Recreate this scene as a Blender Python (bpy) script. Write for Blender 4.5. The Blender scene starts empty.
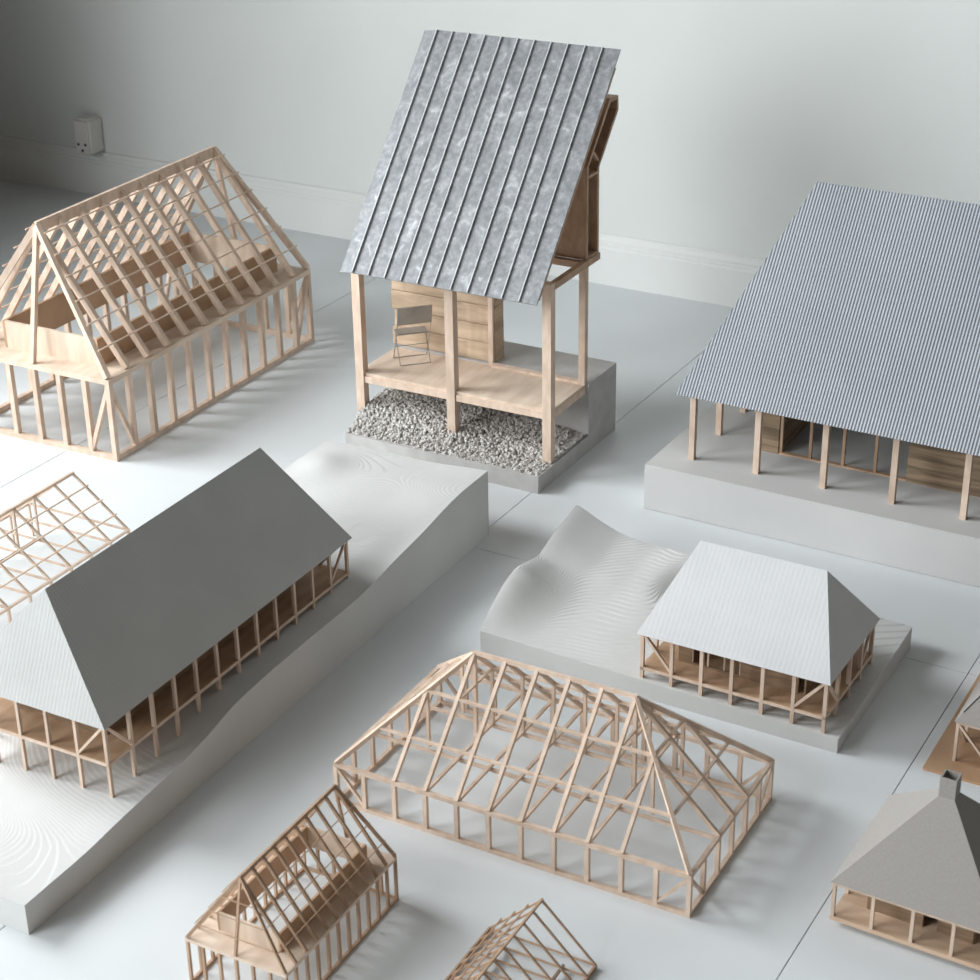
import bpy, bmesh, math, random
from mathutils import Vector, Matrix, noise
random.seed(7)
R = math.radians
scene = bpy.context.scene
COL = scene.collection

# ------------------------------------------------------------------ materials
def new_mat(name):
    m = bpy.data.materials.new(name); m.use_nodes = True
    nt = m.node_tree
    return m, nt, nt.nodes["Principled BSDF"]
def N(nt, kind, **kw):
    n = nt.nodes.new(kind)
    for k, v in kw.items():
        if k in n.inputs: n.inputs[k].default_value = v
        else: setattr(n, k, v)
    return n
def mat_noise(name, c1, c2, scale=(8, 8, 8), rough=.6, metal=0., bump=0., detail=4., nscale=1., vary=0., spec=.4, lo=.35, hi=.65):
    """two-tone noise colour in object space, stretched by scale, with an optional per-object tone shift"""
    m, nt, b = new_mat(name); L = nt.links.new
    tc = N(nt, 'ShaderNodeTexCoord'); mp = N(nt, 'ShaderNodeMapping'); mp.inputs['Scale'].default_value = scale
    L(tc.outputs['Object'], mp.inputs['Vector'])
    oi = N(nt, 'ShaderNodeObjectInfo')
    add = N(nt, 'ShaderNodeVectorMath', operation='ADD')
    sc = N(nt, 'ShaderNodeMath', operation='MULTIPLY'); sc.inputs[1].default_value = 40.
    L(oi.outputs['Random'], sc.inputs[0])
    L(mp.outputs['Vector'], add.inputs[0]); L(sc.outputs[0], add.inputs[1])
    nz = N(nt, 'ShaderNodeTexNoise'); nz.inputs['Scale'].default_value = nscale; nz.inputs['Detail'].default_value = detail
    L(add.outputs[0], nz.inputs['Vector'])
    rp = N(nt, 'ShaderNodeValToRGB'); rp.color_ramp.elements[0].position = lo; rp.color_ramp.elements[1].position = hi
    rp.color_ramp.elements[0].color = (*c1, 1); rp.color_ramp.elements[1].color = (*c2, 1)
    L(nz.outputs['Fac'], rp.inputs['Fac'])
    out = rp.outputs['Color']
    if vary:
        hs = N(nt, 'ShaderNodeHueSaturation')
        mr = N(nt, 'ShaderNodeMapRange'); mr.inputs['To Min'].default_value = 1 - vary; mr.inputs['To Max'].default_value = 1 + vary
        L(oi.outputs['Random'], mr.inputs['Value']); L(mr.outputs['Result'], hs.inputs['Value']); L(out, hs.inputs['Color']); out = hs.outputs['Color']
    L(out, b.inputs['Base Color'])
    b.inputs['Roughness'].default_value = rough; b.inputs['Metallic'].default_value = metal
    b.inputs['Specular IOR Level'].default_value = spec
    if bump:
        bp = N(nt, 'ShaderNodeBump'); bp.inputs['Strength'].default_value = bump; bp.inputs['Distance'].default_value = .002
        L(nz.outputs['Fac'], bp.inputs['Height']); L(bp.outputs['Normal'], b.inputs['Normal'])
    return m
M = {}
M['wood'] = mat_noise('pale_wood', (.60, .455, .35), (.73, .575, .465), (60, 60, 25), rough=.6, vary=.10)
M['wood_dark'] = mat_noise('walnut_toned_wood', (.42, .275, .18), (.54, .37, .255), (60, 60, 25), rough=.6, vary=.10)
M['ply'] = mat_noise('plywood', (.65, .51, .40), (.78, .645, .525), (10, 45, 10), rough=.6, vary=.05, detail=6)
M['deck'] = mat_noise('deck_wood', (.44, .28, .17), (.56, .37, .24), (12, 60, 12), rough=.6, vary=.04, detail=6)
M['pale_deck'] = mat_noise('pale_deck_wood', (.54, .38, .26), (.66, .48, .345), (12, 60, 12), rough=.6, vary=.04, detail=6)
M['core'] = mat_noise('brown_panel_wood', (.22, .145, .09), (.33, .225, .145), (14, 14, 160), rough=.7, detail=6)
M['block'] = mat_noise('reclaimed_wood', (.16, .115, .075), (.36, .26, .17), (8, 8, 120), rough=.8, detail=8, bump=.3)
M['earth'] = mat_noise('layered_pale_wood', (.42, .31, .215), (.60, .46, .33), (14, 9, 60), rough=.85, detail=8, bump=.25)
M['brownboard'] = mat_noise('brown_board', (.42, .255, .15), (.52, .33, .20), (12, 12, 12), rough=.6, detail=6)
M['plaster'] = mat_noise('white_model_plaster', (.605, .605, .595), (.645, .645, .635), (6, 6, 6), rough=.8, spec=.2)
M['whitebase'] = mat_noise('white_painted_board', (.575, .572, .565), (.615, .61, .60), (6, 6, 6), rough=.7, spec=.2)
M['concrete'] = mat_noise('grey_cast_base', (.47, .455, .44), (.54, .525, .51), (30, 30, 30), rough=.85, detail=8, bump=.1, spec=.2)
M['gravel'] = mat_noise('grey_gravel', (.34, .32, .30), (.74, .72, .69), (190, 190, 190), rough=.9, detail=2, spec=.2)
M['roofwhite'] = mat_noise('pale_corrugated_card', (.60, .61, .62), (.64, .65, .66), (10, 10, 10), rough=.65, spec=.3)
M['roofgrey'] = mat_noise('pale_grey_corrugated_card', (.47, .475, .465), (.505, .51, .50), (10, 10, 10), rough=.65, spec=.3)
M['roofblue'] = mat_noise('blue_grey_corrugated_sheet', (.36, .38, .415), (.41, .432, .468), (5, 5, 5), rough=.5, spec=.4)
M['card'] = mat_noise('grey_cardboard', (.325, .303, .284), (.36, .338, .318), (500, 500, 500), rough=.85, detail=3, spec=.15)
M['steel'] = mat_noise('thin_grey_metal', (.30, .28, .26), (.38, .36, .33), (30, 30, 30), rough=.45, metal=.4)
M['wall'] = mat_noise('painted_wall', (.72, .745, .728), (.75, .775, .757), (3, 3, 3), rough=.75, spec=.2, detail=8)
M['trim'] = mat_noise('painted_trim', (.75, .765, .75), (.78, .795, .78), (3, 3, 3), rough=.5, spec=.35)
M['floor'] = mat_noise('grey_painted_floor', (.66, .685, .70), (.71, .735, .75), (2.5, 2.5, 2.5), rough=.5, spec=.35, detail=8, bump=.02)
M['gap'] = mat_noise('floor_gap', (.16, .165, .17), (.19, .195, .20))
M['plastic'] = mat_noise('white_plastic', (.66, .64, .61), (.70, .68, .65), rough=.4)
M['blocker'] = mat_noise('dark_blocker_tone', (.20, .18, .155), (.24, .215, .185), (3, 3, 30))  # dark tone of the added corner blocker, to cut bounced light
M['hole'] = mat_noise('dark_hole', (.015, .015, .015), (.02, .02, .02))
def galvanised():
    m, nt, b = new_mat('galvanised_sheet'); L = nt.links.new
    tc = N(nt, 'ShaderNodeTexCoord')
    n1 = N(nt, 'ShaderNodeTexNoise'); n1.inputs['Scale'].default_value = 38.; n1.inputs['Detail'].default_value = 5.; n1.inputs['Distortion'].default_value = .8
    n2 = N(nt, 'ShaderNodeTexNoise'); n2.inputs['Scale'].default_value = 120.; n2.inputs['Detail'].default_value = 3.
    n3 = N(nt, 'ShaderNodeTexNoise'); n3.inputs['Scale'].default_value = 7.; n3.inputs['Detail'].default_value = 2.
    for n in (n1, n2, n3): L(tc.outputs['Object'], n.inputs['Vector'])
    r1 = N(nt, 'ShaderNodeValToRGB'); e = r1.color_ramp.elements
    e[0].position = .36; e[0].color = (.215, .222, .235, 1); e[1].position = .60; e[1].color = (.295, .302, .315, 1)
    x = e.new(.72); x.color = (.46, .47, .49, 1)
    L(n1.outputs['Fac'], r1.inputs['Fac'])
    r2 = N(nt, 'ShaderNodeValToRGB'); r2.color_ramp.elements[0].position = .4; r2.color_ramp.elements[1].position = .68
    r2.color_ramp.elements[0].color = (.85, .85, .85, 1); r2.color_ramp.elements[1].color = (1.15, 1.15, 1.15, 1)
    L(n2.outputs['Fac'], r2.inputs['Fac'])
    mx = N(nt, 'ShaderNodeMix', data_type='RGBA', blend_type='MULTIPLY'); mx.inputs[0].default_value = 1.
    L(r1.outputs['Color'], mx.inputs[6]); L(r2.outputs['Color'], mx.inputs[7])
    L(mx.outputs[2], b.inputs['Base Color'])
    rr = N(nt, 'ShaderNodeMapRange'); rr.inputs['To Min'].default_value = .5; rr.inputs['To Max'].default_value = .68
    L(n3.outputs['Fac'], rr.inputs['Value']); L(rr.outputs['Result'], b.inputs['Roughness'])
    b.inputs['Metallic'].default_value = .35
    return m
M['zinc'] = galvanised()
M['seam'] = mat_noise('highlit_zinc_seam', (.56, .57, .58), (.64, .65, .66), (20, 20, 20), rough=.5, metal=.2)  # paler than the sheet: light on the seam faces is put into the colour

# ------------------------------------------------------------------ mesh helpers
def V3(*a): return Vector(a)
def quadbox(bm, c):
    v = [bm.verts.new(p) for p in c]
    for f in ((0, 3, 2, 1), (4, 5, 6, 7), (0, 1, 5, 4), (1, 2, 6, 5), (2, 3, 7, 6), (3, 0, 4, 7)):
        bm.faces.new([v[i] for i in f])
def box(bm, x0, x1, y0, y1, z0, z1):
    quadbox(bm, [(x0, y0, z0), (x1, y0, z0), (x1, y1, z0), (x0, y1, z0), (x0, y0, z1), (x1, y0, z1), (x1, y1, z1), (x0, y1, z1)])
def bar(bm, p, q, w, h=None, up=(0, 0, 1)):
    """rectangular stick from p to q, w wide and h deep (h along up)"""
    h = h or w; p = Vector(p); q = Vector(q); d = (q - p).normalized(); up = Vector(up)
    s = d.cross(up)
    if s.length < 1e-5: s = d.cross(Vector((1, 0, 0)))
    s.normalize(); t = s.cross(d).normalized()
    s *= w / 2; t *= h / 2
    quadbox(bm, [p - s - t, p + s - t, p + s + t, p - s + t, q - s - t, q + s - t, q + s + t, q - s + t])
def rod(bm, p, q, r, n=8):
    p = Vector(p); q = Vector(q); d = (q - p).normalized()
    s = d.cross(Vector((0, 0, 1)))
    if s.length < 1e-5: s = d.cross(Vector((1, 0, 0)))
    s.normalize(); t = d.cross(s)
    a = [bm.verts.new(p + (s * math.cos(k * 2 * math.pi / n) + t * math.sin(k * 2 * math.pi / n)) * r) for k in range(n)]
    b = [bm.verts.new(q + (s * math.cos(k * 2 * math.pi / n) + t * math.sin(k * 2 * math.pi / n)) * r) for k in range(n)]
    for k in range(n): bm.faces.new((a[k], a[(k + 1) % n], b[(k + 1) % n], b[k]))
    bm.faces.new(a[::-1]); bm.faces.new(b)
def extrude_poly(bm, pts, d):
    """closed 3D polygon pts extruded by vector d"""
    d = Vector(d); a = [bm.verts.new(p) for p in pts]; b = [bm.verts.new(Vector(p) + d) for p in pts]
    n = len(pts); bm.faces.new(a[::-1]); bm.faces.new(b)
    for k in range(n): bm.faces.new((a[k], a[(k + 1) % n], b[(k + 1) % n], b[k]))
def finish(bm, name, mat, parent=None, smooth=False, recalc=True):
    if recalc: bmesh.ops.recalc_face_normals(bm, faces=bm.faces)
    me = bpy.data.meshes.new(name); bm.to_mesh(me); bm.free()
    if smooth:
        for p in me.polygons: p.use_smooth = True
    me.materials.append(M[mat])
    o = bpy.data.objects.new(name, me); COL.objects.link(o)
    if parent is not None: o.parent = parent
    return o
def part(name, root, mat, fn, **kw):
    bm = bmesh.new(); fn(bm); return finish(bm, name, mat, root, **kw)
def stick(name, root, p, q, w, h=None, mat='wood', up=(0, 0, 1)):
    return part(name, root, mat, lambda bm: bar(bm, p, q, w, h, up))
def pbox(name, root, mat, *a): return part(name, root, mat, lambda bm: box(bm, *a))
def thing(name, label, cat, x, y, yaw, z=0., group=None):
    o = bpy.data.objects.new(name, None); o.empty_display_size = .05; COL.objects.link(o)
    o.location = (x, y, z); o.rotation_euler = (0, 0, R(yaw)); o['label'] = label; o['category'] = cat
    if group: o['group'] = group
    return o
def struct(o, x=None, y=None, yaw=None):
    o['kind'] = 'structure'
    if x is not None: o.location = (x, y, 0); o.rotation_euler = (0, 0, R(yaw))
    return o
def sheet(bm, O, e, s, length, tmax, pitch, amp, thick, per=6, brk=()):
    """corrugated sheet: along e from O, rising along s to tmax(a)"""
    O = Vector(O); e = Vector(e).normalized(); s = Vector(s).normalized(); n = e.cross(s).normalized()
    if n.z < 0: n = -n
    k = max(2, int(round(length / pitch * per)))
    aa = sorted(set([length * i / k for i in range(k + 1)] + list(brk)))
    prev = None
    for a in aa:
        d = n * (amp * math.cos(2 * math.pi * a / pitch)); t = max(0.0002, tmax(a))
        p0 = O + e * a + d; p1 = p0 + s * t
        cur = [bm.verts.new(p) for p in (p0, p1, p1 - n * thick, p0 - n * thick)]
        if prev:
            for i in range(4): bm.faces.new((prev[i], prev[(i + 1) % 4], cur[(i + 1) % 4], cur[i]))
        else: bm.faces.new(cur)
        prev = cur
    bm.faces.new(prev[::-1])
def hip_roof(root, mat, x0, x1, y0, y1, ze, xr0, xr1, yr, zr, pitch, amp, thick, per=6, mat_end=None, axis='x'):
    """ridge along x from xr0 to xr1 at yr. axis 'y' swaps the roles of x and y"""
    def P(a, b, c): return Vector((a, b, c)) if axis == 'x' else Vector((b, a, c))
    def panel(A, B, C, D):         # A,B eave ; C above B, D above A (D may equal C)
        e = (B - A); L = e.length; e.normalize()
        da = (D - A).dot(e); cb = (C - A).dot(e)
        foot = A + e * da; s = (D - foot); T = s.length; s.normalize()
        def tmax(a):
            if a < da: return T * a / da
            if a > cb: return T * (L - a) / max(1e-6, L - cb)
            return T
        return lambda bm: sheet(bm, A, e, s, L, tmax, pitch, amp, thick, per, (da, cb))
    E = [P(x0, y0, ze), P(x1, y0, ze), P(x1, y1, ze), P(x0, y1, ze)]; Ra = P(xr0, yr, zr); Rb = P(xr1, yr, zr)
    part('roof_panel', root, mat, panel(E[0], E[1], Rb, Ra))
    part('roof_panel', root, mat, panel(E[2], E[3], Ra, Rb))
    part('roof_panel', root, mat_end or mat, panel(E[3], E[0], Ra, Ra))
    part('roof_panel', root, mat_end or mat, panel(E[1], E[2], Rb, Rb))
def wall_run(bm, p0, p1, z0, z1, th, openings=()):
    """thin wall from p0 to p1 in plan with openings (a0, a1, sill height)"""
    p0 = Vector((*p0, 0)); p1 = Vector((*p1, 0)); d = (p1 - p0); L = d.length; d.normalize(); s = Vector((-d.y, d.x, 0)) * th / 2
    def seg(a, b, za, zb):
        if b - a < 1e-5 or zb - za < 1e-5: return
        q0 = p0 + d * a; q1 = p0 + d * b; A = Vector((0, 0, za)); B = Vector((0, 0, zb))
        quadbox(bm, [q0 - s + A, q1 - s + A, q1 + s + A, q0 + s + A, q0 - s + B, q1 - s + B, q1 + s + B, q0 + s + B])
    a = 0
    for (o0, o1, sill) in sorted(openings):
        seg(a, o0, z0, z1); seg(o0, o1, z0, z0 + sill); a = o1
    seg(a, L, z0, z1)
def heightfield(bm, L, W, f, nx, ny):
    """solid block 0..L x 0..W with top z=f(x,y); sides have their own vertices"""
    top = [[bm.verts.new((L * i / nx, W * j / ny, f(L * i / nx, W * j / ny))) for j in range(ny + 1)] for i in range(nx + 1)]
    for i in range(nx):
        for j in range(ny):
            fc = bm.faces.new((top[i][j], top[i + 1][j], top[i + 1][j + 1], top[i][j + 1])); fc.smooth = True
    def side(line):
        a = [bm.verts.new(v.co) for v in line]; b = [bm.verts.new((v.co.x, v.co.y, 0)) for v in line]
        for k in range(len(line) - 1): bm.faces.new((a[k], b[k], b[k + 1], a[k + 1]))
    side([top[i][0] for i in range(nx + 1)]); side([top[i][ny] for i in range(nx, -1, -1)])
    side([top[0][j] for j in range(ny, -1, -1)]); side([top[nx][j] for j in range(ny + 1)])
    c = [bm.verts.new(p) for p in ((0, 0, 0), (0, W, 0), (L, W, 0), (L, 0, 0))]; bm.faces.new(c)
def interp(tab, x):
    if x <= tab[0][0]: return tab[0][1]
    for (a, b), (c, d) in zip(tab, tab[1:]):
        if x <= c:
            t = (x - a) / (c - a); return b + (d - b) * t
    return tab[-1][1]
def spline(tab, x, h):
    """table lookup smoothed over +-h"""
    return sum(interp(tab, x + h * k / 3.) * w for k, w in zip(range(-3, 4), (1, 2, 3, 4, 3, 2, 1))) / 16.
def sstep(a, b, x):
    t = min(1., max(0., (x - a) / (b - a))); return t * t * (3 - 2 * t)
def terrace(z, step, mix=.75):
    q = z / step; k = math.floor(q); f = q - k
    return z * (1 - mix) + mix * step * (k + sstep(.80, 1., f))

# ------------------------------------------------------------------ the room (W frame: x along the back wall, y into it)
WX, WY, WYAW = .0004, 4.2913, -29.9286
def build_floor():
    bm = bmesh.new(); g = .0006
    xs = [-.185 + .8785 * k for k in range(-4, 6)]
    for i in range(len(xs) - 1):
        off = {3: -2.3, 4: -2.95}.get(i, -1.288)
        ys = [.03] + [off - 2.44 * k for k in range(0, 4)]
        for a, b in zip(ys, ys[1:]):
            x0, x1, y0, y1 = xs[i] + g, xs[i + 1] - g, b + g, a - g
            c = .0004
            quadbox(bm, [(x0, y0, -.02), (x1, y0, -.02), (x1, y1, -.02), (x0, y1, -.02), (x0, y0, -c), (x1, y0, -c), (x1, y1, -c), (x0, y1, -c)])
            quadbox(bm, [(x0, y0, -c), (x1, y0, -c), (x1, y1, -c), (x0, y1, -c), (x0 + c, y0 + c, 0), (x1 - c, y0 + c, 0), (x1 - c, y1 - c, 0), (x0 + c, y1 - c, 0)])
    o = finish(bm, 'floor', 'floor'); struct(o, WX, WY, WYAW)
    bm = bmesh.new(); box(bm, xs[0], xs[-1], -8.6, .03, -.03, -.0045)
    o.data.materials.append(M['gap'])
    s = finish(bm, 'floor_underlay', 'gap'); s.parent = o
build_floor()
o = pbox('wall_back', None, 'wall', -2.1, 4.2, .018, .14, -.02, 3.2); struct(o, WX, WY, WYAW)
prof = [(.018, 0), (0, 0), (0, .088), (.003, .092), (.003, .097), (.006, .100), (.006, .106), (.011, .113), (.012, .1199), (.018, .1215)]
o = part('baseboard_back', None, 'trim', lambda bm: extrude_poly(bm, [(-1.66, d, z) for d, z in prof], (5.86, 0, 0))); struct(o, WX, WY, WYAW)
# the left wall with its window opening
def left_wall(bm):
    x = -1.76
    for a, b in ((-1.44, -1.55), (-2.75, -3.9), (-7.1, -7.6)): wall_run(bm, (x, a), (x, b), 0, 3.2, .12)
    for a, b in ((-1.55, -2.75), (-3.9, -7.1)):
        wall_run(bm, (x, a), (x, b), 0, .90, .12); wall_run(bm, (x, a), (x, b), 3.0, 3.2, .12)
o = part('wall_left', None, 'wall', left_wall); struct(o, WX, WY, WYAW)
# unseen dark screen walls, added to keep daylight off the far left corner
o = part('daylight_blocker', None, 'blocker', lambda bm: (box(bm, -1.82, -1.17, -1.44, -1.32, 0, 3.2), box(bm, -1.78, -1.66, -1.32, .018, 0, 3.2))); struct(o, WX, WY, WYAW)

# wall socket (front face towards the room)
wm = Matrix.Translation((WX, WY, 0)) @ Matrix.Rotation(R(WYAW), 4, 'Z')
p = wm @ Vector((-1.2195, .018, .126))
sk = thing('wall_socket', 'small white plastic power socket on the wall above the baseboard', 'socket', p.x, p.y, WYAW, .126)
def skb(bm):
    box(bm, -.0265, .0265, -.058, 0, 0, .096); bmesh.ops.bevel(bm, geom=bm.edges[:], offset=.006, segments=3, affect='EDGES')
part('housing', sk, 'plastic', skb)
pbox('cover_plate', sk, 'plastic', -.022, .022, -.0595, -.057, .006, .090)
for (a, z, r) in ((-.0135, .0265, .0042), (.0105, .0270, .0042), (-.001, .0105, .0042)):
    part('pin_hole', sk, 'hole', lambda bm: rod(bm, (a, -.0603, z), (a, -.0585, z), r, 14))

# ------------------------------------------------------------------ frame builders
def truss_house(root, L, W, hp, hr, ins, nb, nw, s, sr, mat='wood', battens=(), bt=.003, end_battens=(), plank=.008, ridge_h=.02, brace=True, par=None):
    """gabled stick frame on a posted platform (x = length, y = width)"""
    bx, by = L / nb, W / nw; hw = s / 2
    zt = hp - plank
    # sill beams on the floor
    stick('sill_beam', root, (0, hw, hw), (L, hw, hw), s, mat=mat); stick('sill_beam', root, (0, W - hw, hw), (L, W - hw, hw), s, mat=mat)
    stick('sill_beam', root, (hw, s, hw), (hw, W - s, hw), s, mat=mat); stick('sill_beam', root, (L - hw, s, hw), (L - hw, W - s, hw), s, mat=mat)
    X = lambda i: min(L - hw, max(hw, i * bx)); Y = lambda j: min(W - hw, max(hw, j * by))
    for i in range(nb + 1):
        for y in (hw, W - hw): stick('post', root, (X(i), y, s), (X(i), y, zt), s, mat=mat, up=(1, 0, 0))
    for j in range(1, nw):
        for x in (hw, L - hw): stick('post', root, (x, Y(j), s), (x, Y(j), zt), s, mat=mat, up=(1, 0, 0))
    if brace:
        b = s * .75
        for x, x2 in ((hw, X(1)), (L - hw, X(nb - 1))):
            for y in (hw, W - hw): stick('brace', root, (x, y, zt - .002), (x2, y, s), b, mat=mat)
        for y, y2 in ((hw, Y(1)), (W - hw, Y(nw - 1))):
            for x in (hw, L - hw): stick('brace', root, (x, y, zt - .002), (x, y2, s), b, mat=mat)
    # platform: a ring of board with an opening framed by an upright parapet
    px0, px1, py0, py1, ph, pt = par
    def plat(bm):
        box(bm, 0, L, 0, py0, zt, hp); box(bm, 0, L, py1, W, zt, hp); box(bm, 0, px0, py0, py1, zt, hp); box(bm, px1, L, py0, py1, zt, hp)
    part('platform', root, 'ply', plat)
    for a in ((px0, px1, py0, py0 + pt), (px0, px1, py1 - pt, py1), (px0, px0 + pt, py0 + pt, py1 - pt), (px1 - pt, px1, py0 + pt, py1 - pt)):
        pbox('parapet_board', root, 'ply' if (a[1] - a[0]) < .1 else 'deck', *a, hp - plank, hp + ph)
    # roof frame
    yr = W / 2; zr = hr; r0, r1 = ins, L - ins
    part('ridge_beam', root, mat, lambda bm: box(bm, r0 - sr * .3, r1 + sr * .3, yr - sr * .35, yr + sr * .35, zr - ridge_h, zr))
    n_in = nb - 2
    for i in range(n_in + 1):
        x = r0 + (r1 - r0) * i / n_in; xe = (i + 1) * bx
        for y in (sr / 2, W - sr / 2): stick('rafter', root, (x, yr, zr - ridge_h * .5), (xe, y, hp + sr * .3), sr, sr * 1.3, mat=mat)
    for xr_, xe in ((r0, sr / 2), (r1, L - sr / 2)):
        for y in (sr / 2, W - sr / 2): stick('hip_rafter', root, (xr_, yr, zr - sr * .6), (xe, y, hp + sr * .3), sr, sr * 1.3, mat=mat)
        stick('king_post', root, (xr_, yr, zr - sr * .6), (xe, yr, hp), sr, mat=mat)
    for t in battens:
        z = hp + (zr - hp) * (1 - t) + sr * 1.0
        xa = r0 * (1 - t); xb = L - xa
        for sgn in (0, 1):
            y = yr * (1 - t); y = y - sr * .5 if sgn == 0 else W - y + sr * .5
            stick('roof_batten', root, (xa, y, z), (xb, y, z), bt, mat=mat)
    for t in end_battens:
        z = hp + (zr - hp) * (1 - t) + sr * .6; x = r0 * (1 - t) - sr * .4; y = yr * (1 - t)
        stick('roof_batten', root, (x, y, z), (x, W - y, z), bt, mat=mat)

# A: the big frame on the left
A = thing('timber_frame_model', 'large bare wooden house frame with a boxed loft, by the wall under the socket', 'model', -.708, 3.1902, 61.73)
truss_house(A, .6917, .3688, .167, .4318, .0629, 11, 6, .0105, .0095, battens=(.1, .24, .38, .53, .68, .84), bt=.0024, plank=.010, ridge_h=.022,
            par=(.047, .650, .057, .288, .056, .006))
# I: its small sister in the foreground
I = thing('timber_frame_model', 'small wooden house frame with loft box, beside the left corner of the hipped frame', 'model', -.242, 1.6585, 61.42)
truss_house(I, .2479, .1425, .0672, .1678, .0236, 11, 6, .0036, .0032, mat='wood_dark', battens=(.30, .55, .80), bt=.0010, end_battens=(.34, .56, .78), plank=.0045,
            ridge_h=.006, brace=False, par=(.030, .222, .027, .116, .0265, .003))

# F: hipped stick frame, centre foreground
F = thing('timber_frame_model', 'long low wooden hip roof frame standing in the middle of the floor', 'model', .2402, 1.8298, 60.88)
def hip_frame(root, L, W, ze, zr, nb, nw, k, s):
    hw = s / 2; bx = L / nw; by = W / nb
    X = lambda i: min(L - hw, max(hw, i * bx)); Y = lambda j: min(W - hw, max(hw, j * by))
    for z, nm in ((hw, 'sill_beam'), (ze - hw, 'eave_beam')):
        for x in (hw, L - hw): stick(nm, root, (x, 0, z), (x, W, z), s)
        for y in (hw, W - hw): stick(nm, root, (s, y, z), (L - s, y, z), s)
    za, zb = s, ze - s
    for j in range(nb + 1):
        for x in (hw, L - hw): stick('post', root, (x, Y(j), za), (x, Y(j), zb), s, up=(1, 0, 0))
    for i in range(1, nw):
        for y in (hw, W - hw): stick('post', root, (X(i), y, za), (X(i), y, zb), s, up=(1, 0, 0))
    for x, x2 in ((hw, X(1)), (L - hw, X(nw - 1))):
        for y in (hw, W - hw): stick('brace', root, (x, y, zb), (x2, y, za), s * .7)
    for y, y2 in ((hw, Y(1)), (W - hw, Y(nb - 1))):
        for x in (hw, L - hw): stick('brace', root, (x, y, zb), (x, y2, za), s * .7)
    xr = L / 2; ya, yb = k * by, W - k * by; zt = zr - s * .6
    stick('ridge_beam', root, (xr, ya - s * .4, zr - s * .4), (xr, yb + s * .4, zr - s * .4), s * .8, s * .9)
    zc = ze - s * .2
    for j in range(k, nb - k + 1):
        y = Y(j)
        for x in (hw, L - hw): stick('rafter', root, (xr, y, zt), (x, y, zc), s * .9, s * 1.05)
        stick('tie_beam', root, (s, y, ze - hw), (L - s, y, ze - hw), s * .75)
        for f in (4 / 6.,):
            zq = ze + (zr - ze) * (f if f < .5 else 1 - f) * 2 - s
            stick('queen_post', root, (L * f, y, ze), (L * f, y, zq), s * .75, up=(1, 0, 0))
        zq = ze + (zr - ze) * .62
        stick('collar_beam', root, (L * .335, y, zq), (L * .665, y, zq), s * .6) if j in (k, nb - k) else None
    for y in (ya, yb):
        stick('king_post', root, (xr, y, ze), (xr, y, zt), s * .9, up=(1, 0, 0))
    for ye, yr in ((hw, ya), (W - hw, yb)):
        for x in (hw, L - hw):
            stick('hip_rafter', root, (xr, yr, zt), (x, ye, zc), s * .9, s * 1.05)
            # jack rafters land two bays from the corner on both sides
            f = 2. / k; yj = 2 * by if ye < W / 2 else W - 2 * by
            h = Vector((x + (xr - x) * f, yj, zc + (zt - zc) * f)); stick('jack_rafter', root, h, (x, yj, zc), s * .85, s)
            f2 = 2 * bx / (L / 2); xj = 2 * bx if x < L / 2 else L - 2 * bx
            h = Vector((xj, ye + (yr - ye) * f2, zc + (zt - zc) * f2)); stick('jack_rafter', root, h, (xj, ye, zc), s * .85, s)
        stick('rafter', root, (xr, yr, zt), (xr, ye, zc), s * .9, s * 1.05)
        for f in (2 / 6., 4 / 6.):
            zq = ze + (zr - ze) * (2 / 3.) - s
            yq = ye + (yr - ye) * .66
            stick('queen_post', root, (L * f, yq, ze), (L * f, yq, zq), s * .75, up=(1, 0, 0))
    for f in (1 / 6., 2 / 6., 3 / 6., 4 / 6., 5 / 6.):
        if f != .5:
            t = f if f < .5 else 1 - f
            z = ze + (zr - ze) * t * 2 - s * .55
            y0 = ya * t * 2
            stick('purlin', root, (L * f, y0, z), (L * f, W - y0, z), s * .75, s * .6)
        if f in (2 / 6., 4 / 6.): stick('floor_tie', root, (L * f, s, ze - s * 1.2), (L * f, W - s, ze - s * 1.2), s * .75)
    for t in (1 / 3., 2 / 3.):
        z = ze + (zr - ze) * t - s * .55; x0 = L / 2 * t
        for y in (ya * t, W - ya * t): stick('purlin', root, (x0, y, z), (L - x0, y, z), s * .6)
        
hip_frame(F, .2842, .5249, .0651, .2051, 11, 6, 3, .0059)

# K: light truss frame at the left edge, behind the long model
K = thing('timber_frame_model', 'slender wooden roof truss frame at the left edge behind the long roofed model', 'model', -.6097, 2.7854, 61.05)
def truss_row(root, W, ze, zr, bay, n, s, mat, battens, legs=True, kp_from=1, bt=.0022, wl=()):
    L = bay * n; yr = W / 2; h = s / 2
    for y in (h, W - h): stick('eave_beam', root, (0, y, ze - h), (-L, y, ze - h), s, mat=mat)
    stick('ridge_beam', root, (.001, yr, zr - h), (-L, yr, zr - h), s, s * 1.3, mat=mat)
    for k in range(n + 1):
        x = -bay * k - (h if k == 0 else 0)
        for y in (h, W - h): stick('rafter', root, (x, yr, zr - h), (x, y, ze - h), s * .9, mat=mat)
        stick('tie_beam', root, (x, s, ze - h), (x, W - s, ze - h), s * .8, mat=mat)
        if k >= kp_from: stick('king_post', root, (x, yr, ze), (x, yr, zr - s), s * .85, mat=mat, up=(1, 0, 0))
        if legs:
            for y in (h, W - h): stick('post', root, (x, y, 0), (x, y, ze - s), s, mat=mat, up=(1, 0, 0))
    for t in battens:
        z = ze + (zr - ze) * (1 - t) + s * .35
        for y in ((yr * (1 - t) - s * .35, W - yr * (1 - t) + s * .35) if legs else (W - yr * (1 - t) + s * .35,)): stick('roof_batten', root, (.001, y, z), (-L, y, z), bt, mat=mat)
    for (y, a, b, z, w, m) in wl: stick('floor_beam', root, (-bay * a, y, z), (-bay * b, y, z), w, mat=m)
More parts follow.
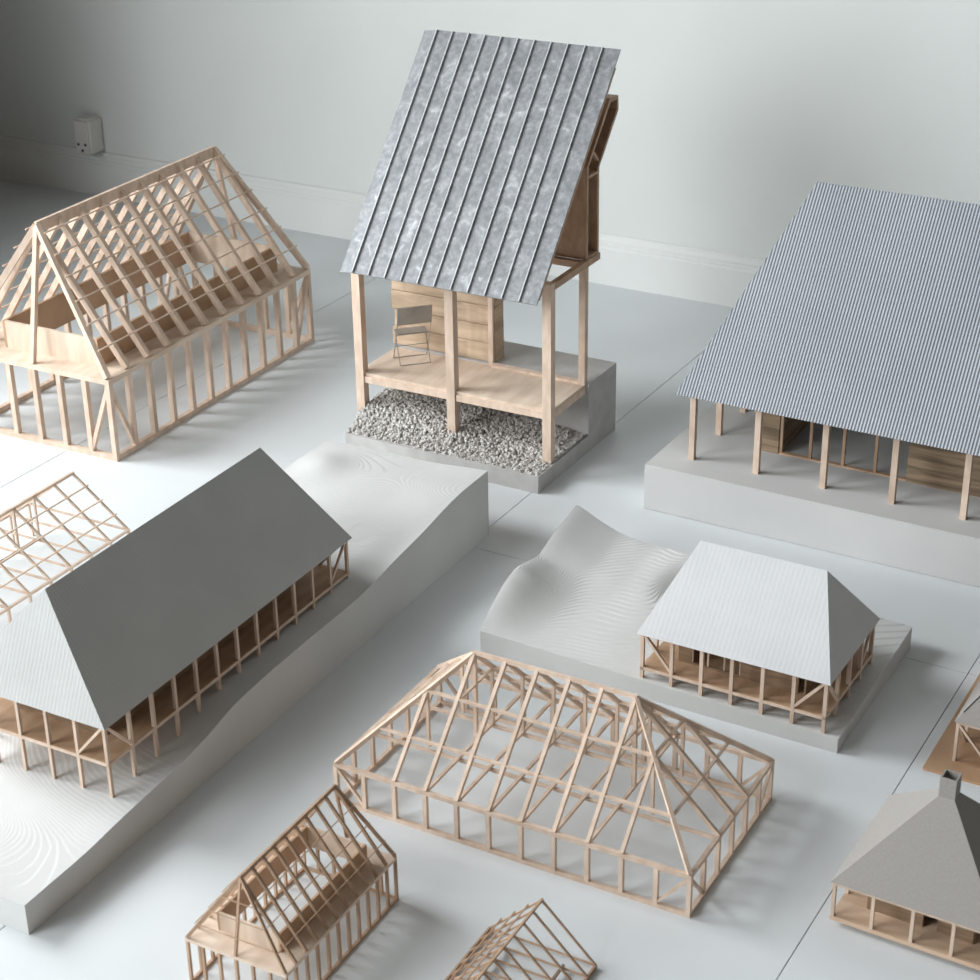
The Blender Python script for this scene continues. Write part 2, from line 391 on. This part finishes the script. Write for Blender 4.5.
truss_row(K, .2236, .065, .1478, .05, 9, .0040, 'wood', (.25, .5, .75), kp_from=2, bt=.0022, wl=((.1118, 1.9, 9, .067, .004, 'core'),))
# G: tiny truss frame, bottom edge
G = thing('timber_frame_model', 'tiny wooden gable truss frame lying low at the bottom edge of the view', 'model', .1200, 1.7411, 60.80)
truss_row(G, .1485, .006, .0768, .0244, 10, .0027, 'wood_dark', (.25, .5, .75), legs=False, kp_from=20, bt=.0016, wl=((.034, .9, 10, .0078, .0032, 'core'), (.115, .9, 10, .0078, .0032, 'wood_dark')))
for y in (.0017, .1468): stick('sill_beam', G, (0, y, .0013), (-.244, y, .0013), .0026, mat='wood_dark')

# ------------------------------------------------------------------ B: tall house with the zinc roof
Bold = Matrix.Translation((.1112, 3.0778, 0)) @ Matrix.Rotation(R(60.39), 4, 'Z')
Bc = Bold @ Vector((.08, .20, 0)); Bnew = Matrix.Translation(Bc) @ Matrix.Rotation(R(61.15), 4, 'Z') @ Matrix.Translation((-.08, -.20, 0))
B = thing('house_model', 'tall timber porch model with a steep standing seam metal roof over gravel', 'model', Bnew.translation.x, Bnew.translation.y, 61.15)
def unturn(o):
    m = Bnew.inverted() @ Bold; o.location = m.translation; o.rotation_euler = m.to_euler(); return o
bW, bL, pw = .4020, .1467, .0175
zp, zs, zb = .1390, .034, .1410
def b_base(bm):
    box(bm, -.0572, bL, -.0054, .412, 0, zs)
    box(bm, bL, .2655, -.0054, .410, 0, zb)
unturn(part('cast_base', B, 'concrete', b_base))
def mound(u, v):
    return .035 + .036 * sstep(.02, .36, v) * sstep(-.052, .004, u) * (1 - .25 * sstep(.40, .412, v)) + .006 * sstep(.0, .1, u)
def gravel(bm):
    nx, ny = 24, 50
    g = [[bm.verts.new((-.050 + (.196) * i / nx, -.003 + .412 * j / ny, mound(-.050 + .196 * i / nx, -.003 + .412 * j / ny) - .003)) for j in range(ny + 1)] for i in range(nx + 1)]
    for i in range(nx):
        for j in range(ny): bm.faces.new((g[i][j], g[i + 1][j], g[i + 1][j + 1], g[i][j + 1]))
    rnd = random.Random(3)
    t = (1 + 5 ** .5) / 2
    iv = [Vector(p).normalized() for p in ((-1, t, 0), (1, t, 0), (-1, -t, 0), (1, -t, 0), (0, -1, t), (0, 1, t), (0, -1, -t), (0, 1, -t), (t, 0, -1), (t, 0, 1), (-t, 0, -1), (-t, 0, 1))]
    fc = ((0, 11, 5), (0, 5, 1), (0, 1, 7), (0, 7, 10), (0, 10, 11), (1, 5, 9), (5, 11, 4), (11, 10, 2), (10, 7, 6), (7, 1, 8), (3, 9, 4), (3, 4, 2), (3, 2, 6), (3, 6, 8), (3, 8, 9), (4, 9, 5), (2, 4, 11), (6, 2, 10), (8, 6, 7), (9, 8, 1))
    for k in range(5200):
        u = rnd.uniform(-.053, .140); v = rnd.uniform(-.001, .412)
        edge = -.053 + rnd.uniform(0, .004)
        if u < edge: continue
        if u > .07 and v < .014 + .10 * (u - .07) and rnd.random() < .9: continue
        z = mound(u, v) + rnd.uniform(-.002, .002)
        r = rnd.uniform(.0022, .0042); sx, sy, sz = (rnd.uniform(.7, 1.3) for _ in range(3))
        rot = Matrix.Rotation(rnd.uniform(0, 6.28), 3, 'Z') @ Matrix.Rotation(rnd.uniform(0, 6.28), 3, 'X')
        vs = [bm.verts.new(Vector((u, v, z)) + rot @ Vector((p.x * sx, p.y * sy, p.z * sz)) * r * rnd.uniform(.8, 1.15)) for p in iv]
        for f in fc: bm.faces.new([vs[i] for i in f])
g_ = part('gravel_bed', B, 'gravel', gravel, recalc=False); g_['kind'] = 'stuff'; unturn(g_)
for v in (.001, bW / 2 + .001, bW):
    pbox('post', B, 'wood', 0, pw, v, v + pw, zs + .001, .382)
pbox('post', B, 'wood', bL - .011, bL + .002, -.001, .012, zp, .369)
pbox('deck', B, 'ply', .006, bL, .002, bW + pw - .002, zp - .006, zp)
for a in ((.003, .012, pw, bW / 2), (.003, .012, bW / 2 + pw, bW), (pw, bL, .001, .010), (pw, bL, bW + pw - .010, bW + pw - .001), (bL - .012, bL - .001, .010, bW)):
    pbox('deck_beam', B, 'wood', *a, zp - .019, zp - .006)
for v in (.0, bW + pw - .011): pbox('top_beam', B, 'wood_dark', pw, .2003, v, v + .011, .3690, .3815)
pbox('top_beam', B, 'wood', .003, .012, pw, bW, .366, .378)
pbox('top_beam', B, 'wood_dark', bL - .012, bL, .012, bW, .3690, .3815)
pbox('threshold', B, 'wood', bL - .010, bL + .002, .013, .1985, zp, zp + .006)
pbox('door_post', B, 'wood', bL - .001, bL + .006, .1990, .2085, zp + .0002, .369)
# layered wall on the deck
def layers(bm):
    rnd = random.Random(5); z = zb + .0002; zt = .368; n = 6; h = (zt - z) / n
    for k in range(n):
        m = 26; y0 = .1985 + rnd.uniform(-.001, .001); y1 = .4260 + rnd.uniform(-.003, .004)
        u0 = .1545 + rnd.uniform(-.0012, .0012); u1 = .190 + rnd.uniform(-.002, .002)
        lo = []; hi = []
        for i in range(m + 1):
            y = y0 + (y1 - y0) * i / m
            chip = rnd.random() ** 4 * .0040
            e = .0006 + chip; d = rnd.uniform(-.0006, .0006)
            lo.append([(u0 + d + .0014, y, z + .0003), (u0 + d, y, z + .0018), (u0 + d, y, z + h - .0012 - e), (u0 + d + .0018 + chip * .5, y, z + h - .0003), (u1, y, z + h - .0003), (u1, y, z + .0003)])
        rows = [[bm.verts.new(p) for p in r] for r in lo]
        for a, b in zip(rows, rows[1:]):
            for i in range(6): bm.faces.new((a[i], a[(i + 1) % 6], b[(i + 1) % 6], b[i]))
        bm.faces.new(rows[0][::-1]); bm.faces.new(rows[-1]); z += h
part('layered_wall', B, 'earth', layers)
# roof: slope from eave (re, ze) to top (rt, zt)
re_, ze_, rt_, zt_ = -.0543, .363, .2771, .7389
ry0, ry1 = .0017, .4119
sl = Vector((rt_ - re_, 0, zt_ - ze_)); sL = sl.length; sl.normalize(); nn = Vector((-sl.z, 0, sl.x))
def RP(t, y, d): return Vector((re_, y, ze_)) + sl * t + nn * d
def roof_sheet(bm):
    w = ry1 - ry0; yb = ry1 - .079 * w
    extrude_poly(bm, [RP(0, ry0, 0), RP(sL, ry0, 0), RP(sL, ry0, -.0025), RP(0, ry0, -.0025)], (0, yb - ry0, 0))
    # the outermost pan is folded down a little
    A0, A1 = (yb, 0.), (ry1, -.0085)
    c = []
    for (y, d) in (A0, A1):
        for t in (0, sL): c.append((y, d, t))
    q = [RP(0, yb, -.0025), RP(0, ry1, -.0110), RP(sL, ry1, -.0110), RP(sL, yb, -.0025), RP(0, yb, 0), RP(0, ry1, -.0085), RP(sL, ry1, -.0085), RP(sL, yb, 0)]
    quadbox(bm, q)
part('roof_sheet', B, 'zinc', roof_sheet)
for k in range(11):
    y = ry1 - (ry1 - ry0) * (.079 + .0838 * k)
    part('standing_seam', B, 'seam', lambda bm: extrude_poly(bm, [RP(.0005, y - .0008, -.0005), RP(.0005, y + .0008, -.0005), RP(.0005, y + .0008, .0042), RP(.0005, y - .0008, .0042)], sl * (sL - .001)))
part('roof_board', B, 'wood_dark', lambda bm: extrude_poly(bm, [RP(.012, ry0 + .001, -.0032), RP(sL - .034, ry0 + .001, -.0032), RP(sL - .034, ry0 + .001, -.0095), RP(.012, ry0 + .001, -.0095)], (0, ry1 - ry0 - .022, 0)))
yA, yB = .003, .405
def ex(name, pts, mat='wood_dark', y0=yA, y1=yB): part(name, B, mat, lambda bm: extrude_poly(bm, [(u, y0, z) for u, z in pts], (0, y1 - y0, 0)))
ex('outer_wall', [(.1925, .3817), (.1995, .3817), (.1975, .5430), (.1905, .5430)])
ex('outer_wall', [(.1905, .5432), (.1975, .5432), (.2760, .6300), (.2745, .6565), (.2690, .6565), (.2690, .6330)])
ex('inner_wall', [(.1470, .3817), (.1540, .3817), (.1530, .560), (.1470, .5555)])
ex('inner_wall', [(.1470, .5560), (.1545, .5560), (.2450, .6540), (.2390, .6590)])
ex('wall_cap', [(.2400, .6570), (.2690, .6567), (.2690, .6500), (.2450, .6510)])
for a in (([(.1545, .533), (.1905, .533), (.1905, .538), (.1545, .538)]), ([(.1690, .5775), (.1925, .5545), (.1945, .5590), (.1725, .5815)])):
    for y in (yA, yB - .006): ex('cavity_strut', a, 'wood_dark', y, y + .006)
for a in (.1905, .1480):
    pass
ex('cavity_floor', [(.1545, .3817), (.1924, .3817), (.1924, .3860), (.1545, .3860)])

# the chair on its deck
ch = thing('folding_chair', 'miniature grey folding chair standing on the wooden porch deck', 'chair', 0, 0, 0)
cpos = Matrix.Translation((.1112, 3.0778, 0)) @ Matrix.Rotation(R(60.39), 4, 'Z') @ Vector((.097, .350, zp))
ch.location = cpos; ch.rotation_euler = (0, 0, R(60.39 + 135))
cw = .033
for s in (-1, 1):
    part('leg', ch, 'steel', lambda bm: rod(bm, (s * cw, -.024, .0009), (s * cw, .020, .086), .0009))
    part('leg', ch, 'steel', lambda bm: rod(bm, (s * (cw - .003), .020, .0009), (s * (cw - .003), -.022, .060), .0009))
def cb(bm):
    a = Vector((0, .0200, .084)); d = Vector((0, .009, .038)); w = Vector((cw + .001, 0, 0)); t = Vector((0, .0009, -.0003))
    quadbox(bm, [a - w - t, a + w - t, a + w + t, a - w + t, a + d - w - t, a + d + w - t, a + d + w + t, a + d - w + t])
part('backrest', ch, 'steel', cb)
part('seat', ch, 'steel', lambda bm: box(bm, -cw + .003, cw - .003, -.024, .006, .0592, .0606))
for (y, z, w_) in ((-.024, .0012, cw), (.020, .0012, cw - .003), (-.010, .030, cw), (.006, .0585, cw)):
    part('rung', ch, 'steel', lambda bm: rod(bm, (-w_, y, z), (w_, y, z), .0008))

# ------------------------------------------------------------------ C: corrugated hip roof on a white plinth
Cc = thing('house_model', 'large open house model with blue grey corrugated roof on a white plinth', 'model', .2741, 2.9612, -30.19)
cz, cpx, cpy, cps, coh, cze, cry, czr, cins = .0875, .0698, .0556, .1228, .0278, .2205, .2594, .5513, .1409
nbay = 7; cL = nbay * cps + 2 * coh + .0105; cx0 = cpx - coh; cy0 = cpy - coh; cD = 2 * cry
def plinth(bm):
    box(bm, 0, 1.03, 0, .62, 0, cz); bmesh.ops.bevel(bm, geom=bm.edges[:], offset=.0015, segments=2, affect='EDGES')
part('plinth', Cc, 'whitebase', plinth)
hip_roof(Cc, 'roofblue', cx0, cx0 + cL, cy0, cy0 + cD, cze, cx0 + cins, cx0 + cL - cins, cy0 + cry, czr, .0056, .0008, .0008, per=8)
slope = (czr - cze) / cry; ps = .0105
ztop = cze + slope * coh - .006
rows = [cpy, cpy + .1195, cpy + .2353, cpy + .3511, cy0 + cD - coh - ps]
for k in range(nbay + 1):
    for j, y in enumerate(rows):
        if j in (0, 4) or k in (0, nbay): pbox('post', Cc, 'wood', cpx - ps + k * cps, cpx + k * cps, y, y + ps, cz, ztop - .008)
for y in (cpy, rows[4]): pbox('eave_beam', Cc, 'wood', cpx - ps, cpx + nbay * cps, y, y + ps, ztop - .008, ztop)
for x in (cpx, cpx + nbay * cps): pbox('eave_beam', Cc, 'wood', x - ps, x, cpy + ps, rows[4], ztop - .008, ztop)
wt = .34
def blockwall(bm): 
    box(bm, .146, .1915, .1510, .1585, cz, wt); box(bm, .184, .1915, .1585, .330, cz, wt); box(bm, .146, .1535, .1585, .330, cz, wt); box(bm, .1535, .184, .3225, .330, cz, wt)
part('wall_block', Cc, 'block', blockwall)
part('wall_block', Cc, 'block', lambda bm: (box(bm, .4276, .600, .1500, .1575, cz, wt), box(bm, .4276, .4351, .1575, .330, cz, wt), box(bm, .5925, .600, .1575, .330, cz, wt), box(bm, .4351, .5925, .3225, .330, cz, wt)))
pbox('sill', Cc, 'wood_dark', .1925, .4268, .1520, .1610, cz, cz + .003)
for x in (.1925, .2475, .3085, .3670): pbox('mullion', Cc, 'wood_dark', x, x + .0052, .1535, .1590, cz + .003, wt - .004)
pbox('lintel', Cc, 'wood_dark', .1925, .4268, .1520, .1610, wt - .004, wt)

# ------------------------------------------------------------------ D: long house on the sloping terrain
D = thing('house_model', 'long grey roofed stilt house model on a white terrain block sloping towards the camera', 'model', -.5789, 1.8175, 61.266)
DL, DW = 1.198, .3274
dprof = [(0, .0462), (.1226, .0471), (.1855, .0530), (.2569, .0567), (.3249, .0595), (.3742, .0660), (.4430, .0815), (.5388, .0868), (.6395, .0870), (.7797, .0870), (.8365, .0939), (.8951, .1015), (.9795, .1094), (1.0499, .1205), (1.1041, .1255), (1.1898, .1250), (1.198, .125)]
dback = [(0, .1198), (.1165, .1111), (.2362, .1116), (.3315, .1098)]
def dh(u, v, tr=True):
    z = spline(dprof, u, .03)
    b = spline(dback, v, .03) - .1198
    z += b * sstep(.75, 1.198, u)
    z += -.010 * sstep(.05, .3, v) * (1 - sstep(.25, .5, u))
    z += .010 * math.exp(-((u - .80) / .16) ** 2) * sstep(0, .06, v) * (1 - .5 * sstep(.1, .3, v))
    z += .010 * math.exp(-((u - 1.10) / .045) ** 2 - ((v - .275) / .04) ** 2)
    z += -.006 * math.exp(-((u - .12) / .07) ** 2 - ((v - .20) / .07) ** 2)
    z += .004 * noise.noise((u * 7, v * 7, 1.)) * min(1, v / .05) * (1 - sstep(1.1, 1.198, u))
    return terrace(z, .0005, .9) if tr else z
part('terrain_block', D, 'plaster', lambda bm: heightfield(bm, DL, DW, dh, 800, 220), recalc=False)
dex, dey, deL, deW, dze, dzr, dins, dins2, dzd, doh = .2137, .0324, .6023, .266, .1655, .3069, .068, .0366, .1078, .0052
hip_roof(D, 'roofgrey', dex, dex + deL, dey, dey + deW, dze, dex + dins, dex + deL - dins2, dey + .136, dzr, .0062, .00008, .0012, per=6)
def stilt_house(root, x0, x1, y0, y1, zd, zeave, nx, ny, s, hfun, eave_drop, core):
    bx = (x1 - x0 - s) / nx; by = (y1 - y0 - s) / ny
    pos = []
    for i in range(nx + 1):
        for j in range(ny + 1):
            if i in (0, nx) or j in (0, ny): pos.append((x0 + s / 2 + i * bx, y0 + s / 2 + j * by))
    for (x, y) in pos:
        stick('post', root, (x, y, hfun(x, y, False) - .002), (x, y, zeave), s, up=(1, 0, 0))
    def dk(bm): box(bm, x0 + s * .2, x1 - s * .2, y0 + s * .2, y1 - s * .2, zd - .0035, zd)
    part('deck', root, 'deck', dk)
    for y in (y0 + s * .5, y1 - s * .5): stick('edge_beam', root, (x0, y, zd - .003), (x1, y, zd - .003), s * .9, .005)
    for x in (x0 + s * .5, x1 - s * .5): stick('edge_beam', root, (x, y0, zd - .003), (x, y1, zd - .003), s * .9, .005)
    for y in (y0 + s * .5, y1 - s * .5): stick('eave_beam', root, (x0, y, zeave), (x1, y, zeave), s)
    for x in (x0 + s * .5, x1 - s * .5): stick('eave_beam', root, (x, y0, zeave), (x, y1, zeave), s)
    h = s / 2
    for x, x2 in ((x0 + h, x0 + h + bx), (x1 - h, x1 - h - bx)):
        for y in (y0 + h, y1 - h): stick('brace', root, (x, y, zeave - .002), (x2, y, zd + .001), s * .75)
    for y, y2 in ((y0 + h, y0 + h + by), (y1 - h, y1 - h - by)):
        for x in (x0 + h, x1 - h): stick('brace', root, (x, y, zeave - .002), (x, y2, zd + .001), s * .75)
    core(bx, by)
dx0, dx1, dy0, dy1 = dex + doh, dex + deL - doh, dey + doh, dey + doh + .2525
def dcore(bx, by):
    x0, x1, y0, y1 = dx0 + bx + .004, dx1 - bx * 1.6, dy0 + by * .95, dy1 - by * .95
    z0, z1 = dzd, dzd + .068
    def w(bm):
        wall_run(bm, (x0, y0), (x0, y1), z0, z1, .003, ((.062, .080, .020), (.084, .102, .020), (.106, .124, .020)))
        wall_run(bm, (x0, y0), (x1, y0), z0, z1, .003, tuple((.07 + k * .055, .07 + k * .055 + .030, .026) for k in range(6)))
        wall_run(bm, (x1, y0), (x1, y1), z0, z1, .003); wall_run(bm, (x0, y1), (x1, y1), z0, z1, .003)
    part('inner_wall', D, 'core', w)
    for k in range(6):
        a = x0 + .07 + k * .055
        for q in (a, a + .015, a + .030): stick('mullion', D, (q, y0, z0 + .026), (q, y0, z1), .002, mat='wood')
    for a in (.062, .084, .106, .124): stick('mullion', D, (x0, y0 + a, z0 + .020), (x0, y0 + a, z1), .0022, mat='wood')
    for y in (y0 + .062,): stick('window_sill', D, (x0 - .002, y, z0 + .020), (x0 - .002, y + .064, z0 + .020), .003, mat='wood')
stilt_house(D, dx0, dx1, dy0, dy1, dzd, dze + .002, 12, 5, .0048, dh, 0, dcore)

# ------------------------------------------------------------------ E: small white-roofed house on its terrain
E = thing('house_model', 'white roofed stilt house model on a thin white terrain slab with a raised far corner', 'model', .4854, 2.1843, 59.976)
EL, EW = .3256, .582
e_left = [(0, .0383), (.0282, .0606), (.0764, .085), (.1155, .0965), (.1902, .0791), (.2406, .096), (.3245, .1124), (.3256, .1126)]
e_back = [(0, .0395), (.0503, .0407), (.22, .052), (.33, .068), (.3841, .0745), (.4359, .0707), (.4986, .0774), (.5444, .0942), (.5826, .112)]
def eh(u, v, tr=True):
    f = .0233 + (.0383 - .0233) * v / EW
    s = u / EL; s2 = s
    lo = f * (1 - s2) + spline(e_back, v, .02) * s2
    lW = .0383 * (1 - s2) + spline(e_back, EW, .02) * s2
    ex_ = spline(e_left, u, .012) - lW if u > .002 else 0.
    z = lo + ex_ * math.exp(-((EW - v) / (.045 + .03 * s)) ** 2)
    z -= .016 * math.exp(-((u - .245) / .045) ** 2 - ((v - .352) / .030) ** 2)
    z += .0025 * noise.noise((u * 9, v * 9, 4.)) * min(1, u / .05)
    if u < .26 and v < .34: pass
    return terrace(z, .0013, .85) if tr else z
part('terrain_block', E, 'plaster', lambda bm: heightfield(bm, EL, EW, eh, 290, 500), recalc=False)
eex, eey, eeL, eeW, eze, ezr, eins, ezd, eoh = -.0005, .0170, .2101, .2996, .1078, .2266, .0520, .0510, .005
hip_roof(E, 'roofwhite', eey, eey + eeW, eex, eex + eeL, eze, eey + eins, eey + eeW - eins, eex + eeL / 2, ezr, .0072, .00005, .0012, per=6, axis='y')
ex0, ex1, ey0, ey1 = eex + eoh, eex + eeL - eoh, eey + eoh, eey + eeW - eoh
def ecore(bx, by):
    x0, x1, y0, y1 = ex0 + bx * .86, ex1 - bx * .8, ey0 + by, ey1 - by * .95
    z0, z1 = ezd, ezd + .062
    def w(bm):
        wall_run(bm, (x0, y0), (x0, y1), z0, z1, .003, ((.0, .010, .0), (.100, .176, .004)))
        wall_run(bm, (x0, y0), (x1, y0), z0, z1, .003, ((.03, .06, .015),)); wall_run(bm, (x1, y0), (x1, y1), z0, z1, .003); wall_run(bm, (x0, y1), (x1, y1), z0, z1, .003)
    part('inner_wall', E, 'core', w)
    for a in (.100, .125, .151, .176): stick('mullion', E, (x0, y0 + a, z0 + .004), (x0, y0 + a, z1), .0028, mat='wood')
stilt_house(E, ex0, ex1, ey0, ey1, ezd, eze + .002, 4, 6, .0055, eh, 0, ecore)

# ------------------------------------------------------------------ H and J: cardboard pyramid roofs
def pavilion(root, S, D_, z0, ze, zr, nb, chimney, brace, mat_side='core'):
    s = .0050; h = s / 2; bay = (S - s) / nb
    dt = .006 if chimney else .0012
    pbox('deck', root, 'pale_deck' if chimney else 'brownboard', 0, S, 0, D_, z0, z0 + dt)
    zd = z0 + dt
    for i in range(nb + 1):
        for j in range(nb + 1):
            if i in (0, nb) or j in (0, nb):
                stick('post', root, (h + i * bay, h + j * (D_ - s) / nb, zd), (h + i * bay, h + j * (D_ - s) / nb, ze - .003), s * .85, up=(1, 0, 0))
    for y in (h, D_ - h): stick('eave_beam', root, (0, y, ze - .003), (S, y, ze - .003), s * .8)
    for x in (h, S - h): stick('eave_beam', root, (x, s, ze - .003), (x, D_ - s, ze - .003), s * .8)
    if brace:
        for (p, q) in (((h, h), (h + bay, h)), ((S - h, h), (S - h - bay, h)), ((h, h), (h, h + bay)), ((h, D_ - h), (h, D_ - h - bay))):
            stick('brace', root, (*p, ze - .004), (*q, zd), s * .7)
    a0 = bay * (.72 if chimney else .95)
    def core(bm):
        z1 = ze + .01
        wall_run(bm, (a0, a0), (S - a0, a0), zd, z1, .003, ((.070, .088, 0),)); wall_run(bm, (a0, a0), (a0, D_ - a0), zd, z1, .003)
        wall_run(bm, (S - a0, a0), (S - a0, D_ - a0), zd, z1, .003); wall_run(bm, (a0, D_ - a0), (S - a0, D_ - a0), zd, z1, .003)
    part('inner_wall', root, mat_side, core)
    # four card faces; truncated where the chimney sits
    o = .002; c = .0096 if chimney else .0; k = c / (S / 2 + o); t = .0016
    zc = zr - (zr - ze) * k
    E_ = [Vector((-o, -o, ze)), Vector((S + o, -o, ze)), Vector((S + o, D_ + o, ze)), Vector((-o, D_ + o, ze))]
    T_ = [Vector((S / 2 - c, D_ / 2 - c, zc)), Vector((S / 2 + c, D_ / 2 - c, zc)), Vector((S / 2 + c, D_ / 2 + c, zc)), Vector((S / 2 - c, D_ / 2 + c, zc))]
    for i in range(4):
        A_, B_, C_, Dd = E_[i], E_[(i + 1) % 4], T_[(i + 1) % 4], T_[i]
        n = (B_ - A_).cross(Dd - A_).normalized()
        pts = [A_, B_, C_, Dd] if chimney else [A_, B_, C_]
        part('roof_panel', root, 'card', lambda bm: extrude_poly(bm, [q + n * .0 for q in pts], -n * t))
    if not chimney:
        for i in range(4):
            d = T_[i] - E_[i]; stick('hip_joint', root, E_[i] + d * .08, E_[i] + d * .97, .0014, .0012, mat='hole')
    if chimney:
        w = .0018; z0c, z1c = zc - .004, zr + .0165; cx, cy = S / 2, D_ / 2; r = c + .0006
        def chim(bm):
            box(bm, cx - r, cx + r, cy - r, cy - r + w, z0c, z1c); box(bm, cx - r, cx + r, cy + r - w, cy + r, z0c, z1c)
            box(bm, cx - r, cx - r + w, cy - r + w, cy + r - w, z0c, z1c); box(bm, cx + r - w, cx + r, cy - r + w, cy + r - w, z0c, z1c)
        part('chimney', root, 'card', chim)
H = thing('pavilion_model', 'grey cardboard pyramid roof pavilion model with a square chimney, bottom right', 'model', .4113, 1.8154, -31.23)
pavilion(H, .2048, .2027, .008, .0660, .1800, 4, True, False)
for y in (.03, .165): pbox('foot', H, 'core', .03, .175, y, y + .012, 0, .008)
J = thing('pavilion_model', 'grey roofed pavilion model on a brown board at the right edge', 'model', .5971, 2.1415, -29.74)
pbox('base_board', J, 'brownboard', 0, .34, 0, .33, 0, .0042)
Jh = bpy.data.objects.new('pavilion', None); COL.objects.link(Jh); Jh.parent = J; Jh.location = (.0312, .0332, .0042)
pavilion(Jh, .22, .22, 0, .0670, .222, 4, False, True, 'brownboard')

# ------------------------------------------------------------------ light
def area(name, p, target, w, h, power, col):
    l = bpy.data.lights.new(name, 'AREA'); l.shape = 'RECTANGLE'; l.size = w; l.size_y = h; l.energy = power; l.color = col
    o = bpy.data.objects.new(name, l); COL.objects.link(o)
    q = wm @ Vector(p); t = wm @ Vector(target); o.location = q
    o.rotation_euler = (t - q).to_track_quat('-Z', 'Z').to_euler()
    return o
area('window_daylight', (-1.76, -2.15, 1.95), (1.0, -2.15, 1.0), 1.15, 2.1, 172, (.94, .98, 1.))
area('window_daylight', (-1.62, -5.5, 1.95), (.9, -1.4, .5), 3.3, 2.5, 248, (.94, .98, 1.))
w = bpy.data.worlds.new('World'); scene.world = w; w.use_nodes = True
w.node_tree.nodes['Background'].inputs['Color'].default_value = (1., .92, .80, 1); w.node_tree.nodes['Background'].inputs['Strength'].default_value = .09

# ------------------------------------------------------------------ camera
f, pitch, roll = 1852.24, R(26.2242), R(-.8656)
fw = Vector((0, math.cos(pitch), -math.sin(pitch))); rt = Vector((1, 0, 0)); up = rt.cross(fw)
r2 = rt * math.cos(roll) + up * math.sin(roll); u2 = -rt * math.sin(roll) + up * math.cos(roll)
cam = bpy.data.cameras.new('camera'); co = bpy.data.objects.new('camera', cam); COL.objects.link(co)
co.matrix_world = Matrix(((r2.x, u2.x, -fw.x, 0), (r2.y, u2.y, -fw.y, 0), (r2.z, u2.z, -fw.z, 1.5), (0, 0, 0, 1)))
cam.sensor_width = 36.; cam.lens = f / 980 * 36; cam.clip_start = .05
cam.dof.use_dof = True; cam.dof.focus_distance = 3.0; cam.dof.aperture_fstop = 11.
scene.camera = co
scene.view_settings.view_transform = 'Standard'; scene.view_settings.look = 'None'; scene.view_settings.gamma = 1.; scene.view_settings.exposure = 0.
